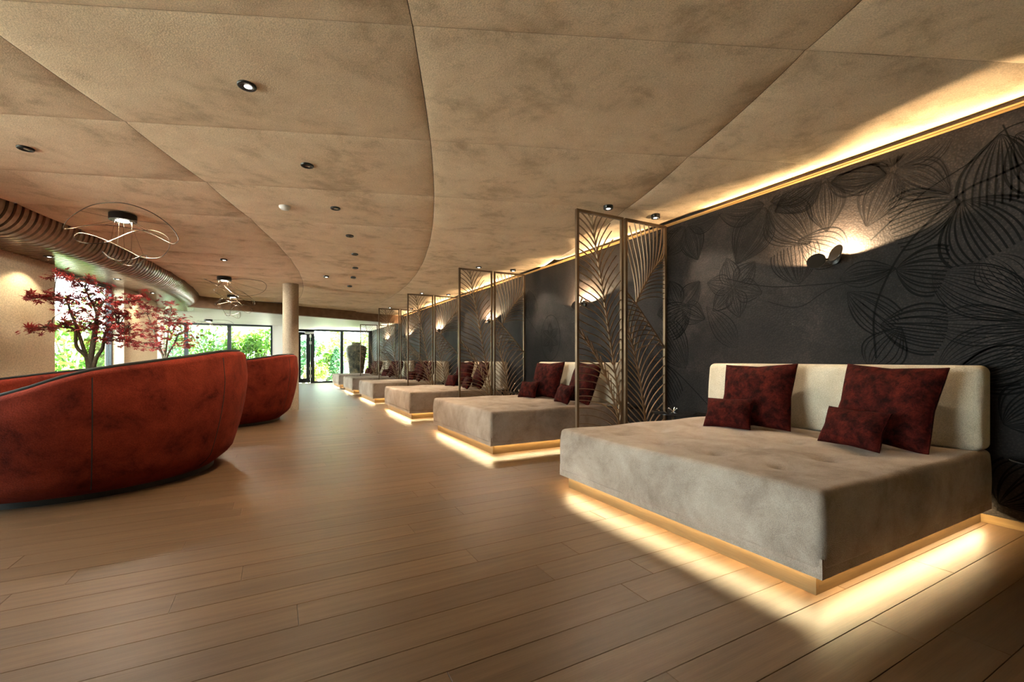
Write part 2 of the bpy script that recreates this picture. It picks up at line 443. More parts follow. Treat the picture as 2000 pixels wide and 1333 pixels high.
mb.obj('rounded_end_plate', 'pale_slat', bulk_o)

# ---- cross beam and the low pale soffit beyond it
d = (B1-B0).normalized(); nrm = Vector((-d.y, d.x)); t = .18; a_, b_ = B0-d*.8, B1
beam = MB()
beam.add([(p.x, p.y, z) for z in (H3-.03, H) for p in (a_, b_, b_+nrm*t, a_+nrm*t)], [(0, 3, 2, 1), (4, 5, 6, 7), (0, 1, 5, 4), (1, 2, 6, 5), (2, 3, 7, 6), (3, 0, 4, 7)])
struct(beam.obj('trim_2', 'beam'))
low = MB(); low.add([(p[0], p[1], z) for z in (H3+.022, H+.03) for p in ((a_+nrm*.1), (b_+nrm*.1), Vector((WX, YF2+.3)), Vector((-4.5, YF2+.3)))], [(0, 3, 2, 1), (4, 5, 6, 7), (0, 1, 5, 4), (1, 2, 6, 5), (2, 3, 7, 6), (3, 0, 4, 7)])
soff = low.obj('ceiling', 'pale_slat'); soff.name = 'ceiling_low'; struct(soff)
ls = MB(); s = 0.12
while s < 9.5:                                   # slats laid parallel to the beam
    p0, p1 = a_+nrm*(t+s)-d*min(1.2, .2*s), b_+nrm*(t+s)
    L = (p1-p0).length
    # stop at the mural wall and at the far glazing
    tmax = min(1.0, (WX-p0.x)/(p1.x-p0.x)); 
    if p0.y+(p1.y-p0.y)*tmax > YF2+.2: tmax = max(0, (YF2+.2-p0.y)/(p1.y-p0.y))
    if tmax > .02:
        q = p0+(p1-p0)*tmax; e = nrm*.07
        ls.add([(v_.x, v_.y, z) for z in (H3, H3+.03) for v_ in (p0, q, q+e, p0+e)], [(0, 3, 2, 1), (4, 5, 6, 7), (0, 1, 5, 4), (1, 2, 6, 5), (2, 3, 7, 6), (3, 0, 4, 7)])
    s += .082
o = ls.obj('slats', 'pale_slat', soff); o['kind'] = 'stuff'

# ---- mural wall, its gold cove batten and skirting
wall_r = struct(MB().box(WX, WX+.25, YB-.25, YF2+.3, -.12, H+.03).obj('wall_right', 'paper'))
batten = struct(MB().box(WX-.034, WX-.026, YB, B1.y-.4, 2.483, 2.499).box(WX-.034, WX, YB, B1.y-.4, 2.481, 2.487).obj('trim_3', 'gold'))
struct(MB().box(WX-.012, WX, YB, YF2, 0, .05).obj('baseboard_right', 'plinth'))
ink_bold = MB(); ink_fine = MB(); ink = ink_bold; wf = lambda yy, zz: (WX-.0012, yy, zz)
def petal(base, tip, hw, n, wd=.007, k=.8, m=16, open_=False):
    (by, bz), (ty, tz) = base, tip; L = math.hypot(ty-by, tz-bz); ux, uz = (ty-by)/L, (tz-bz)/L
    for i in range(n):
        c = -1+2*i/(n-1); pts = []; bend = random.uniform(-.01, .01)
        for j in range(m+1):
            s_ = j/m
            wv = math.sin(PI*(s_**k)*(.62 if open_ else .985)+.0)
            along = L*s_*(1-.10*c*c*s_ if open_ else 1); off = hw*c*wv+bend*math.sin(PI*s_)
            pts.append((by+ux*along-uz*off, bz+uz*along+ux*off))
        pts = [p for p in pts if .06 < p[1] < 2.44]
        if len(pts) > 2:
            e = 1.5 if i in (0, n-1) else 1
            ink.flat2d(pts, [wd*e*(.10+.90*min(1, 3.0*q/len(pts))*(1 if open_ else min(1, 3.0*(1-q/len(pts))))) for q in range(len(pts))], wf)
def stroke(pts, wd):
    c = smooth_curve([Vector((p[0], p[1], 0)) for p in pts], 10); ink.flat2d([(p.x, p.y) for p in c if .06 < p.y < 2.44], wd, wf)
def W(u, v): p = pw(u, v, WX); return (p.y, p.z)
def petal_px(b, t, hw, n, **kw): petal(W(*b), W(*t), hw, n, **kw)
def flower(cy, cz, R, npet, rot, n=9, wd=.0045, inner=.05, hwf=.36, skip=()):
    global ink
    ink = ink_fine; n = int(n*1.6); wd *= .85
    for i in range(npet):
        if i in skip: continue
        q = rot+2*PI*i/npet; petal((cy+inner*R*math.cos(q), cz+inner*R*math.sin(q)), (cy+R*math.cos(q), cz+R*math.sin(q)), R*hwf, n, wd)
    ink = ink_bold
# big fans by the first daybed, set out after the photograph
petal_px((1955, 262), (1950, 400), .19, 12, wd=.010, open_=True); petal_px((1880, 392), (1955, 492), .24, 15, wd=.011, open_=True)
petal_px((1876, 392), (1738, 446), .20, 14, wd=.008, open_=True); petal_px((1750, 526), (1850, 530), .17, 13, wd=.010, open_=True)
petal_px((1820, 537), (2060, 620), .17, 15, wd=.006); petal_px((1719, 635), (1850, 648), .17, 15, wd=.009, open_=True)
petal_px((1816, 631), (2050, 640), .13, 13, wd=.005); petal_px((1655, 571), (1745, 640), .12, 12, wd=.007, open_=True)
petal_px((1830, 735), (2080, 640), .18, 17, wd=.005); petal_px((1700, 720), (1760, 640), .14, 9, wd=.007); petal_px((1640, 545), (1750, 525), .09, 9, wd=.006)
petal_px((2060, 700), (1850, 745), .15, 15, wd=.008); petal_px((1960, 830), (2050, 790), .16, 14, wd=.008, open_=True)
petal_px((1952, 985), (2030, 930), .17, 12, wd=.009, open_=True); petal_px((1985, 262), (2090, 330), .2, 10, wd=.009, open_=True)
petal_px((1920, 500), (2010, 590), .12, 9, wd=.004)
stroke([W(2060, 290), W(1955, 340), W(1880, 376), W(1790, 458), W(1741, 526), W(1708, 612), W(1711, 700)], .013)
stroke([W(2020, 232), W(1960, 255), W(1902, 312), W(1800, 380), W(1700, 470)], .008)
stroke([W(1741, 526), W(1690, 545), W(1600, 556), W(1500, 560), W(1420, 545)], .006); stroke([W(1741, 526), W(1700, 540), W(1620, 565), W(1560, 600), W(1500, 590)], .005)
for cu, cv, R, np_, rot, n in ((1499, 399, .56, 5, .25, 17), (1341, 440, .42, 5, .6, 13), (1745, 330, .40, 5, .1, 12), (1432, 562, .30, 6, .3, 6), (1610, 350, .42, 5, .9, 13), (1330, 600, .34, 5, 1.1, 11)):
    cy_, cz_ = W(cu, cv); flower(cy_, cz_, R, np_, rot, n, .0055)
petal_px((1560, 556), (1548, 480), .20, 14, wd=.005, open_=True); petal_px((1655, 500), (1560, 470), .17, 10, wd=.005)
petal_px((1350, 600), (1297, 640), .2, 12, wd=.006, open_=True); petal_px((1340, 720), (1295, 640), .2, 12, wd=.006, open_=True); petal_px((1440, 680), (1380, 600), .12, 7, wd=.004)
for (cu, cv, R) in ((1075, 660, .34),):
    cy_, cz_ = W(cu, cv); flower(cy_, cz_, .24, 6, .5, 5, .006, hwf=.3)
    stroke([(cy_+.27*math.cos(q), cz_+.36*math.sin(q)) for q in np.linspace(0, 2*PI, 20)], .008)
# the print runs on along the other bays
for i in range(56):
    cy_ = random.uniform(3.6, 20.2) if i < 44 else random.uniform(-3, .7); cz_ = random.uniform(.6, 2.3)
    if abs(cy_-W(1075, 660)[0]) < .5 and cz_ > .9: continue
    if i % 3: flower(cy_, cz_, random.uniform(.2, .42), random.choice((4, 5, 6)), random.random()*6, random.choice((7, 9, 11)), .006)
    else: petal((cy_, cz_), (cy_+random.uniform(-.5, .5), cz_+random.choice((-1, 1))*random.uniform(.2, .5)), .2, 12, .008, open_=True)
    if i % 5 == 0: stroke([(cy_-.8, cz_-.5), (cy_-.3, cz_-.1), (cy_, cz_), (cy_+.5, cz_+.4), (cy_+.7, cz_+.9)], .008)
M['ink2'] = plain('mural_ink_pale', (.0065, .005, .0044), .75, 0, Specular_IOR_Level=.12)
o = ink_bold.obj('mural_print', 'ink', wall_r); o['kind'] = 'stuff'; o['label'] = 'black line drawing of petals and stems'
o = ink_fine.obj('mural_print', 'ink2', wall_r); o['kind'] = 'stuff'; o['label'] = 'fine brown line drawing of flowers'

# ---- curved outer wall: piers and glazing
def arc_box(mb, r0, r1, a0, a1, z0, z1, n=None):
    n = n or max(1, int(abs(a1-a0)/1.2)); k = len(mb.v)
    for i in range(n+1):
        a = a0+(a1-a0)*i/n
        for r, z in ((r0, z0), (r1, z0), (r1, z1), (r0, z1)): mb.v.append(pol(r, a, z))
    for i in range(n):
        for j in range(4): j2 = (j+1) % 4; mb.f.append((k+i*4+j, k+i*4+4+j, k+i*4+4+j2, k+i*4+j2))
    mb.f += [(k, k+1, k+2, k+3), (k+n*4+3, k+n*4+2, k+n*4+1, k+n*4)]; return mb
PIERS = [(-17.6, -10.05), (-3.95, 3.3), (7.4, 10.2), (-58, -32.0)]
wall_l = None
for a0, a1 in PIERS:
    o = arc_box(MB(), R_IN-.26, R_IN, a0, a1, 0, H2+.03).obj('wall_left' if wall_l is None else 'pier', 'plaster', wall_l)
    if wall_l is None: wall_l = struct(o)
wn = 0
def arc_window(a0, a1, nmul, r=R_IN-.2):
    global wn; wn += 1
    e = struct(empty('window_%d' % wn, pol(r, (a0+a1)/2)))
    inv = Matrix.Translation(-Vector(pol(r, (a0+a1)/2)))
    def put(mb, name, m):
        mb.v = [tuple(inv @ Vector(v_)) for v_ in mb.v]; return mb.obj(name, m, e)
    put(arc_box(MB(), r-.03, r+.03, a0, a1, 0, .06), 'sill_rail', 'frame'); put(arc_box(MB(), r-.03, r+.03, a0, a1, H2-.05, H2+.03), 'head_rail', 'frame')
    for i in range(nmul+1):
        a = a0+(a1-a0)*i/nmul; da = .10; put(arc_box(MB(), r-.04, r+.04, max(a-da, a0), min(a+da, a1), .06, H2-.05, 1), 'mullion', 'frame')
        if i < nmul: put(arc_box(MB(), r-.006, r+.006, a+da, a+(a1-a0)/nmul-da, .06, H2-.05), 'pane', 'glass')
arc_window(-10.05, -3.95, 1); arc_window(3.3, 7.4, 1); arc_window(10.2, 22.9, 3); arc_window(-32.0, -17.6, 4)

# ---- far wall: two glazed stretches with a step, and a glazed door
def flat_window(x0, x1, y_, xs, ztop, dz=0):
    global wn; wn += 1
    e = struct(empty('window_%d' % wn, (x0, y_, 0)))
    def b(name, m, xa, xb, ya, yb, za, zb): return MB().box(xa-x0, xb-x0, ya, yb, za, zb).obj(name, m, e)
    b('sill_rail', 'frame', x0, x1, -.04, .04, 0, .07); b('head_rail', 'frame', x0, x1, -.04, .04, ztop-.06, ztop+.03)
    xs = [x0]+list(xs)+[x1]
    for i, xx in enumerate(xs):
        hw = .06; b('mullion', 'frame', max(xx-hw, x0), min(xx+hw, x1), -.06, .06, .07, ztop-.06)
        if i+1 < len(xs): b('pane', 'glass', xx+hw, xs[i+1]-hw, -.006, .006, .07, ztop-.06)
    return e
def x_at(u, Y):       # where a photo column meets the plane Y = const
    t_ = (u-1000)/F_PX; return Y*(ST+CT*t_)/(CT-ST*t_)
xw0, xm1, xm2, xw1 = x_at(290, YF1), x_at(364, YF1), x_at(448, YF1), x_at(532, YF1)
flat_window(xw0, xw1, YF1, (xm1, xm2), H3)
wall_f = struct(MB().box(xw1, XJ, YF1-.05, YF1+.25, 0, H3+.02).obj('wall_far', 'white'))
MB().box(XJ-.25, XJ, YF1+.25, YF2, 0, H3+.02).obj('return', 'white', wall_f)
MB().box(xw0-.55, xw0, YF1-.05, YF1+.2, 0, H3+.02).obj('side_panel', 'white', wall_f)
xd0, xd1, xr1, xr2 = x_at(577, YF2), x_at(611, YF2), x_at(667.5, YF2), x_at(722, YF2)
flat_window(xd1, WX, YF2, (xr1, xr2), H3)
MB().box(XJ, xd0, YF2-.05, YF2+.2, 0, H3+.02).obj('door_pier', 'white', wall_f)
door = struct(empty('door_1', (xd0, YF2, 0)))
dw = xd1-xd0
for nm, a in (('door_frame', (0, .1, 0, H3)), ('door_frame', (dw-.09, dw, 0, H3)), ('door_frame', (.1, dw-.09, H3-.1, H3+.02)), ('door_stile', (.11, .2, .02, H3-.11)), ('door_stile', (dw-.26, dw-.1, .02, H3-.11)), ('door_rail', (.2, dw-.26, .02, .2)), ('door_rail', (.2, dw-.26, H3-.24, H3-.11))):
    MB().box(a[0], a[1], -.05, .05, a[2], a[3]).obj(nm, 'frame', door)
MB().box(.2, dw-.26, -.006, .006, .2, H3-.24).obj('pane', 'glass', door)
MB().box(.35, .72, -.12, -.05, H3-.2, H3-.1).obj('door_closer', plain('closer_grey', (.55, .56, .58), .5), door)
for z in (2.0, 1.72, .62, .3): MB().box(dw-.14, dw-.05, -.075, -.05, z-.06, z+.06).obj('hinge', plain('hinge_grey', (.6, .62, .64), .35, .8), door)
# closing wall behind the camera
struct(MB().box(-12, WX, YB-.25, YB, 0, H+.03).obj('wall_back', 'plaster'))

# ---- round column
col = MB().lathe([(.145, 0), (.145, H-.02)], (0, 0, 0), 40).obj('round_column', 'column', None, angle=40)
col.location = (.26, 9.9, 0); tag(col, 'smooth round beige column rising to the ceiling behind the far red sofa', 'column')

# ------------------------------------------------------------------ daybeds
PITCH = 3.17; NB = 6
BX0, BX1 = 2.02, WX-.02; BYW = 1.80           # plinth, measured from its near corner
ORD = ['first', 'second', 'third', 'fourth', 'fifth', 'sixth']
def make_bed():
    e = empty('daybed', (BX0, 1.05, 0))
    Lx = BX1-BX0
    pl = MB(); zt = .112
    MB().box(0, .02, 0, BYW, 0, zt).obj('plinth_front', 'plinth', e)
    MB().box(.021, Lx, 0, .02, 0, zt).obj('plinth_side', M['plinth_x'], e); MB().box(.021, Lx, BYW-.02, BYW, 0, zt).obj('plinth_side', M['plinth_x'], e)
    ov = .05; zb, ztop = .095, .455
    mb = rbox(-ov, Lx, -ov, BYW+ov, zb+.022, ztop, .034, 76, 76, 8)
    v = np.array(mb.v)
    tuft = [(x_, y_) for x_ in np.linspace(.28, 1.45, 4) for y_ in np.linspace(.30, BYW-.30, 4)]
    top = v[:, 2] > ztop-.03
    dz = np.zeros(len(v))
    for i, (tx, ty) in enumerate(tuft):
        dd = np.hypot(v[:, 0]-tx, v[:, 1]-ty); dz -= .042*np.exp(-(dd/.042)**2)+.018*np.exp(-(dd/.12)**2)
    dz += .008*np.sin(v[:, 0]*3.1+.4)*np.sin(v[:, 1]*3.4)+.004*np.sin(v[:, 0]*9+v[:, 1]*4)
    v[top, 2] += dz[top]
    side = (v[:, 2] > .14) & (v[:, 2] < ztop-.05)
    bul = .008*np.sin((v[:, 2]-zb)/(ztop-zb)*PI)
    v[side & (v[:, 0] < 0), 0] -= (bul+.004*np.sin(v[:, 1]*11))[side & (v[:, 0] < 0)]
    v[side & (v[:, 1] < 0), 1] -= (bul+.004*np.sin(v[:, 0]*9))[side & (v[:, 1] < 0)]
    mb.v = [tuple(p) for p in v]
    mt = mb.obj('mattress', 'taupe', e, smooth=True)
    sk = MB(); o_ = ov-.0015; i_ = .043       # hem that hides the light strip
    sk.box(-o_, -i_, -o_, BYW+o_, zb, zb+.085).box(-i_, Lx, -o_, -i_, zb, zb+.085).box(-i_, Lx, BYW+i_, BYW+o_, zb, zb+.085)
    sk.obj('hem', 'taupe', mt)
    hb = rbox(Lx-.18, Lx+.005, -.05, BYW+.03, ztop-.005, .965, .045, 3, 16, 6)
    hv = np.array(hb.v); lean = (hv[:, 2]-ztop)*.06; fr = hv[:, 0] < Lx-.09
    hv[fr, 0] += lean[fr]; hv[fr, 0] -= .012*np.sin((hv[fr, 2]-ztop)/.5*PI); hb.v = [tuple(p) for p in hv]
    hb.obj('backrest', 'cream', e, smooth=True)
    ls_ = MB().box(-.010, -.002, 0, BYW, zt-.003, zt+.002).box(0, Lx, -.010, -.002, zt-.003, zt+.002).box(0, Lx, BYW+.002, BYW+.010, zt-.003, zt+.002)
    ls_.obj('light_strip', 'led', e)
    for nm, p, sx, aim in (('led_foot', (-.008, BYW/2, zt-.004), BYW, (-.6, 0, -1)), ('led_near', (Lx/2, -.008, zt-.004), Lx, (0, -.6, -1)), ('led_far', (Lx/2, BYW+.008, zt-.004), Lx, (0, .6, -1))):
        l = light('AREA', nm, p, 1.1, AMBER, e, None, shape='RECTANGLE', size=sx, size_y=.006)
        z_ = -Vector(aim).normalized(); xa = Vector((0, 1, 0)) if nm == 'led_foot' else Vector((1, 0, 0)); ya = z_.cross(xa)
        l.rotation_euler = Matrix((xa, ya, z_)).transposed().to_euler()
    return e
M['plinth_x'] = wood('oak_plinth_side', (.15, .088, .034), (.20, .122, .05), (.25, .155, .068), 0, 1.0, .45)
bed0 = make_bed(); beds = [bed0]+[dup(bed0, (BX0, 1.05+PITCH*i, 0)) for i in range(1, NB)]
for i, b in enumerate(beds):
    tag(b, ['taupe tufted daybed nearest the camera, with glowing oak plinth and cream backrest', 'second taupe daybed from the camera, just behind the nearest leaf screen', 'third taupe daybed from the camera, between the first and second leaf screens', 'fourth taupe daybed from the camera, behind the third leaf screen', 'fifth taupe daybed from the camera, one before the last', 'farthest taupe daybed, beside the tall vase at the glazing'][i], 'daybed', 'daybeds along the mural wall')

# cushions
def cushion_mesh(w_, h_, t_, seed):
    r2 = random.Random(seed); n = 18; mb = MB(); ph = r2.random()*6
    for s in (-1, 1):
        for i in range(n+1):
            for j in range(n+1):
                a, b = -1+2*i/n, -1+2*j/n
                a, b = math.sin(a*PI/2), math.sin(b*PI/2)
                prof_ = max(0, (1-abs(a)**3.2))**.5*max(0, (1-abs(b)**3.2))**.5
                pin = .93+.07*(max(abs(a), abs(b))**2)*(abs(a*b))      # dog-eared corners
                ed = 1-.022*(1-b*b)*(abs(a)**3); ed2 = 1-.022*(1-a*a)*(abs(b)**3)
                cr = .010*math.sin(a*7+b*3+ph)*math.sin(b*6-a*2+ph)*prof_
                mb.v.append((s*(t_/2*prof_+cr*.6+.004), a*w_/2*pin*ed, b*h_/2*pin*ed2))
    m2 = (n+1)**2
    for i in range(n):
        for j in range(n):
            q = i*(n+1)+j; mb.f.append((q, q+1, q+n+2, q+n+1)); mb.f.append((m2+q, m2+q+n+1, m2+q+n+2, m2+q+1))
    for i in range(n):
        for (q, q2) in ((i, i+1), (n*(n+1)+i+1, n*(n+1)+i), ((i+1)*(n+1), i*(n+1)), (i*(n+1)+n, (i+1)*(n+1)+n)): mb.f.append((q, q2, m2+q2, m2+q))
    return mb.mesh('cushion', 'wine', True)
CM = [cushion_mesh(.56, .54, .17, s) for s in (1, 2, 3)]; CS = [cushion_mesh(.37, .25, .11, s) for s in (4, 5)]
for i in range(NB):
    by = 1.05+PITCH*i; od = ['nearest', 'second', 'third', 'fourth', 'fifth', 'farthest'][i]
    rj = random.Random(50+i)
    for nm, me, x_, dy, zc, lean, yaw, roll, lab in (
        ('cushion', CM[0], 3.445, .335, .445+.262, .34, -.10, .035, 'large square dark red velvet cushion on the near side of the %s daybed'),
        ('cushion', CM[1], 3.445, 1.195, .445+.262, .34, .16, -.03, 'large square dark red velvet cushion on the far side of the %s daybed'),
        ('cushion', CS[0], 3.20, .40, .445+.125, .42, -.14, .03, 'small oblong dark red velvet cushion on the near side of the %s daybed'),
        ('cushion', CS[1], 3.21, 1.275, .445+.125, .42, .20, -.03, 'small oblong dark red velvet cushion on the far side of the %s daybed')):
        c = link('lumbar_cushion' if me in CS else 'square_cushion', me, None, (x_, by+dy+(rj.uniform(-.02, .02) if i else 0), zc))
        c.rotation_euler = (roll, lean, yaw+(rj.uniform(-.05, .05) if i else 0))
        tag(c, lab % od, 'cushion', 'dark red cushions on the daybeds')

# ------------------------------------------------------------------ leaf screens
def rib(start, tang, side, L, a0, a1, a2, n=14):
    """a rib leaving the stem: angle from the stem goes a0 -> a1 -> a2 along its length"""
    p = Vector(start); base = math.atan2(tang[1], tang[0]); out = [tuple(p)]
    for i in range(n):
        s_ = (i+.5)/n; an = a0+(a1-a0)*min(1, s_*2) if s_ < .5 else a1+(a2-a1)*(s_-.5)*2
        q = base+side*an; p = p+Vector((math.cos(q), math.sin(q)))*L/n; out.append((p.x, p.y))
    return out
def seg_hit(p, q, a, b):
    d1 = (q[0]-p[0], q[1]-p[1]); d2 = (b[0]-a[0], b[1]-a[1]); den = d1[0]*d2[1]-d1[1]*d2[0]
    if abs(den) < 1e-12: return None
    t_ = ((a[0]-p[0])*d2[1]-(a[1]-p[1])*d2[0])/den; u_ = ((a[0]-p[0])*d1[1]-(a[1]-p[1])*d1[0])/den
    return t_ if 0 < t_ <= 1 and 0 <= u_ <= 1 else None
def clip(pts, own, stems, x0, x1, z0, z1):
    out = [pts[0]]
    for i in range(1, len(pts)):
        p, q = pts[i-1], pts[i]; t_ = 1.0; stop = False
        for (lo, hi, ax) in ((x0, x1, 0), (z0, z1, 1)):
            if q[ax] < lo: t_ = min(t_, (lo-p[ax])/(q[ax]-p[ax])); stop = True
            if q[ax] > hi: t_ = min(t_, (hi-p[ax])/(q[ax]-p[ax])); stop = True
        for k_, st in enumerate(stems):
            if k_ == own: continue
            for j in range(len(st)-1):
                h_ = seg_hit(p, q, st[j], st[j+1])
                if h_ is not None and h_ < t_: t_ = h_; stop = True
        out.append((p[0]+(q[0]-p[0])*t_, p[1]+(q[1]-p[1])*t_))
        if stop: break
    return out
PW_ = .60
FRONDS = {
 0: [dict(stem=[(.575, .42), (.535, .66), (.465, 1.03), (.40, 1.35), (.335, 1.69), (.245, 2.13), (.185, 2.47)], n=25, l=(.62, .5, 1.25, .75), r=(.42, .45, .95, 1.15), taper=.9),
     dict(stem=[(.585, .05), (.555, .30), (.50, .52), (.36, .86), (.20, 1.10), (.02, 1.30)], n=15, l=(.62, .45, 1.1, 1.45), r=(.20, .25, .35, .3), taper=.6)],
 1: [dict(stem=[(.155, 1.60), (.25, 1.76), (.36, 1.92), (.47, 2.05), (.585, 2.15)], n=12, l=(.75, .55, .85, .95), r=(.62, .55, 1.05, 1.75), taper=.8),
     dict(stem=[(.585, 1.12), (.45, 1.28), (.30, 1.44), (.16, 1.59), (.02, 1.72)], n=12, l=(.50, .55, 1.1, 1.6), r=(.01, .1, .1, .1), taper=.8),
     dict(stem=[(.33, .04), (.30, .30), (.25, .60), (.19, .88), (.09, 1.20), (.02, 1.38)], n=17, l=(.45, .45, .8, .7), r=(.62, .5, 1.05, 1.35), taper=.7)]}
def make_panel(pid, Ht):
    e = empty('leaf_screen_panel'); fb = .027; dp = .03
    fr = MB(); fr.box(0, fb, -dp/2, dp/2, 0, Ht).box(PW_-fb, PW_, -dp/2, dp/2, 0, Ht).box(fb, PW_-fb, -dp/2, dp/2, Ht-fb, Ht).box(fb, PW_-fb, -dp/2, dp/2, 0, fb)
    fr.obj('frame', 'bronze', e)
    sc = Ht/2.487
    stems = [[(p.x, p.y) for p in smooth_curve([Vector((a, b*sc, 0)) for a, b in f['stem']], 10)] for f in FRONDS[pid]]
    stems = [[p for p in s_ if fb-.01 < p[0] < PW_-fb+.01 and fb < p[1] < Ht-fb] for s_ in stems]
    fn = lambda a, b, dd: (a, dd, b)
    for k_, f in enumerate(FRONDS[pid]):
        s_ = stems[k_]
        wd = [.018-.010*i/len(s_) for i in range(len(s_))]
        st = MB().bar2d(s_, wd, -.008, .008, fn).obj('frond_stem', 'bronze_lt', e)
        rb = MB(); cum = [0]
        for i in range(1, len(s_)): cum.append(cum[-1]+math.dist(s_[i], s_[i-1]))
        for i in range(f['n']):
            tt = (i+.3)/f['n']*cum[-1]; j = max(1, min(len(s_)-1, int(np.searchsorted(cum, tt))))
            q = (tt-cum[j-1])/(cum[j]-cum[j-1]); p0 = (s_[j-1][0]+(s_[j][0]-s_[j-1][0])*q, s_[j-1][1]+(s_[j][1]-s_[j-1][1])*q)
            tg = (s_[j][0]-s_[j-1][0], s_[j][1]-s_[j-1][1]); rel = i/f['n']
            for side, key in ((1, 'l'), (-1, 'r')):
                L, a0, a1, a2 = f[key]
                if L < .03: continue
                L2 = L*(1-(1-f['taper'])*rel)*(1-.35*max(0, rel-.85)/.15)
                c_ = clip(rib(p0, tg, side, L2, a0*(1-.25*rel), a1*(1-.3*rel), a2*(1-.3*rel)), k_, stems, fb, PW_-fb, fb, Ht-fb)
                if len(c_) > 2: rb.bar2d(c_, [.0105-.004*q_/len(c_) for q_ in range(len(c_))], -.006, .006, fn)
        if rb.v: r_ = rb.obj('frond_ribs', 'bronze_lt', e); r_['kind'] = 'stuff'
    return e
sc_pan = [make_panel(0, 2.487), make_panel(1, 2.487)]; sc_low = [make_panel(0, 2.245), make_panel(1, 2.245)]
for k_ in range(5):
    ys = 3.55+PITCH*k_
    for q in range(2):
        src = sc_low[q] if k_ == 4 else sc_pan[q]
        o = src if k_ in (0, 4) else dup(src)
        o.location = (2.606+.628*q, ys, 0)
        tag(o, '%s bronze leaf screen panel between the %s and %s daybeds' % (('room-side', 'wall-side')[q], ORD[k_], ORD[k_+1]), 'screen', 'leaf screens between the daybeds')

# ------------------------------------------------------------------ side tables
def make_table():
    e = empty('side_table')
    MB().lathe([(.0, 0), (.215, 0), (.222, .004), (.222, .009), (.215, .013), (0, .013)], (0, 0, .455), 40, False).obj('table_top', 'smoke', e, angle=40)
    MB().lathe([(.014, .012), (.014, .10), (.028, .16), (.03, .30), (.016, .36), (.014, .456)], (0, 0, 0), 16).obj('stem', 'chrome', e, smooth=True)
    MB().lathe([(.15, 0), (.15, .008), (.03, .014), (.0, .014)], (0, 0, 0), 32, False).obj('base', 'black', e, angle=40)
    h = MB()
    for q in range(3):
        a = q*2*PI/3+.5; h.tube(smooth_curve([Vector((0, 0, .455)), Vector((.02*math.cos(a), .02*math.sin(a), .485)), Vector((.05*math.cos(a), .05*math.sin(a), .51))], 4), [.009]*4+[.007]*4+[.008], 8)
    h.obj('tripod_handle', 'chrome', e, smooth=True)
    return e
tb = make_table(); first = True
spots = [(3.57, .64, 'at the near end of the first daybed')]
for k_ in range(5):
    spots += [(3.57, 3.55+PITCH*k_-.345, 'behind the %s daybed, before the leaf screen' % ORD[k_]), (3.57, 3.55+PITCH*k_+.345, 'before the %s daybed, behind the leaf screen' % ORD[k_+1])]
for x_, y_, lab in spots:
    o = tb if first else dup(tb); first = False; o.location = (x_, y_, 0)
    tag(o, 'round smoked glass side table '+lab, 'side table', 'smoked glass side tables')

# ------------------------------------------------------------------ wall lamps and cove light
def make_sconce():
    e = empty('wall_lamp')
    MB().lathe([(.045, 0), (.045, .03), (.02, .035)], (0, 0, 0), 24).obj('wall_mount', 'black', e, angle=40).rotation_euler = (0, -PI/2, 0)
    for s, (dy, dz, ti) in ((1, (.082, -.012, (.35, .1))), (-1, (-.055, .022, (-.75, .5)))):
        m_ = MB().lathe([(0, -.005), (.062, -.005), (.066, 0), (.062, .005), (0, .005)], (0, 0, 0), 32, False).obj('disc', 'black', e, angle=40)
        m_.location = (-.115, dy, dz); m_.rotation_euler = (ti[0]*.6, -PI/2+.35, 0)
        MB().tube([(-.03, 0, 0), (-.09, dy*.5, dz*.5), (-.11, dy, dz)], .008, 8).obj('arm', 'black', e, smooth=True)
        light('SPOT', 'wall_lamp_light', (-.10, dy+.02*s, dz+.02), 23, (1, .72, .42), e, aim=(.62, .28*s, .95), spot_size=2.3, spot_blend=.12, shadow_soft_size=.012)
    return e
sc0 = make_sconce(); sc0.location = (WX, 1.86, 1.785)
for i in range(NB):
    o = sc0 if i == 0 else dup(sc0); o.location = (WX, 1.86+PITCH*i, 1.785)
    tag(o, 'black two-disc wall lamp glowing upwards above the %s daybed' % ['nearest', 'second', 'third', 'fourth', 'fifth', 'farthest'][i], 'wall lamp', 'wall lamps on the mural')
for i in range(-1, 4):
    yc = 1.86+PITCH*i
    l = light('AREA', 'cove_led', (WX-.010, yc, 2.4985), 1.7, (1, .78, .40), None, None, shape='RECTANGLE', size=2.35, size_y=.008)
    z_ = -Vector((-1, 0, .12)).normalized(); xa = Vector((0, 1, 0)); l.rotation_euler = Matrix((xa, z_.cross(xa), z_)).transposed().to_euler()

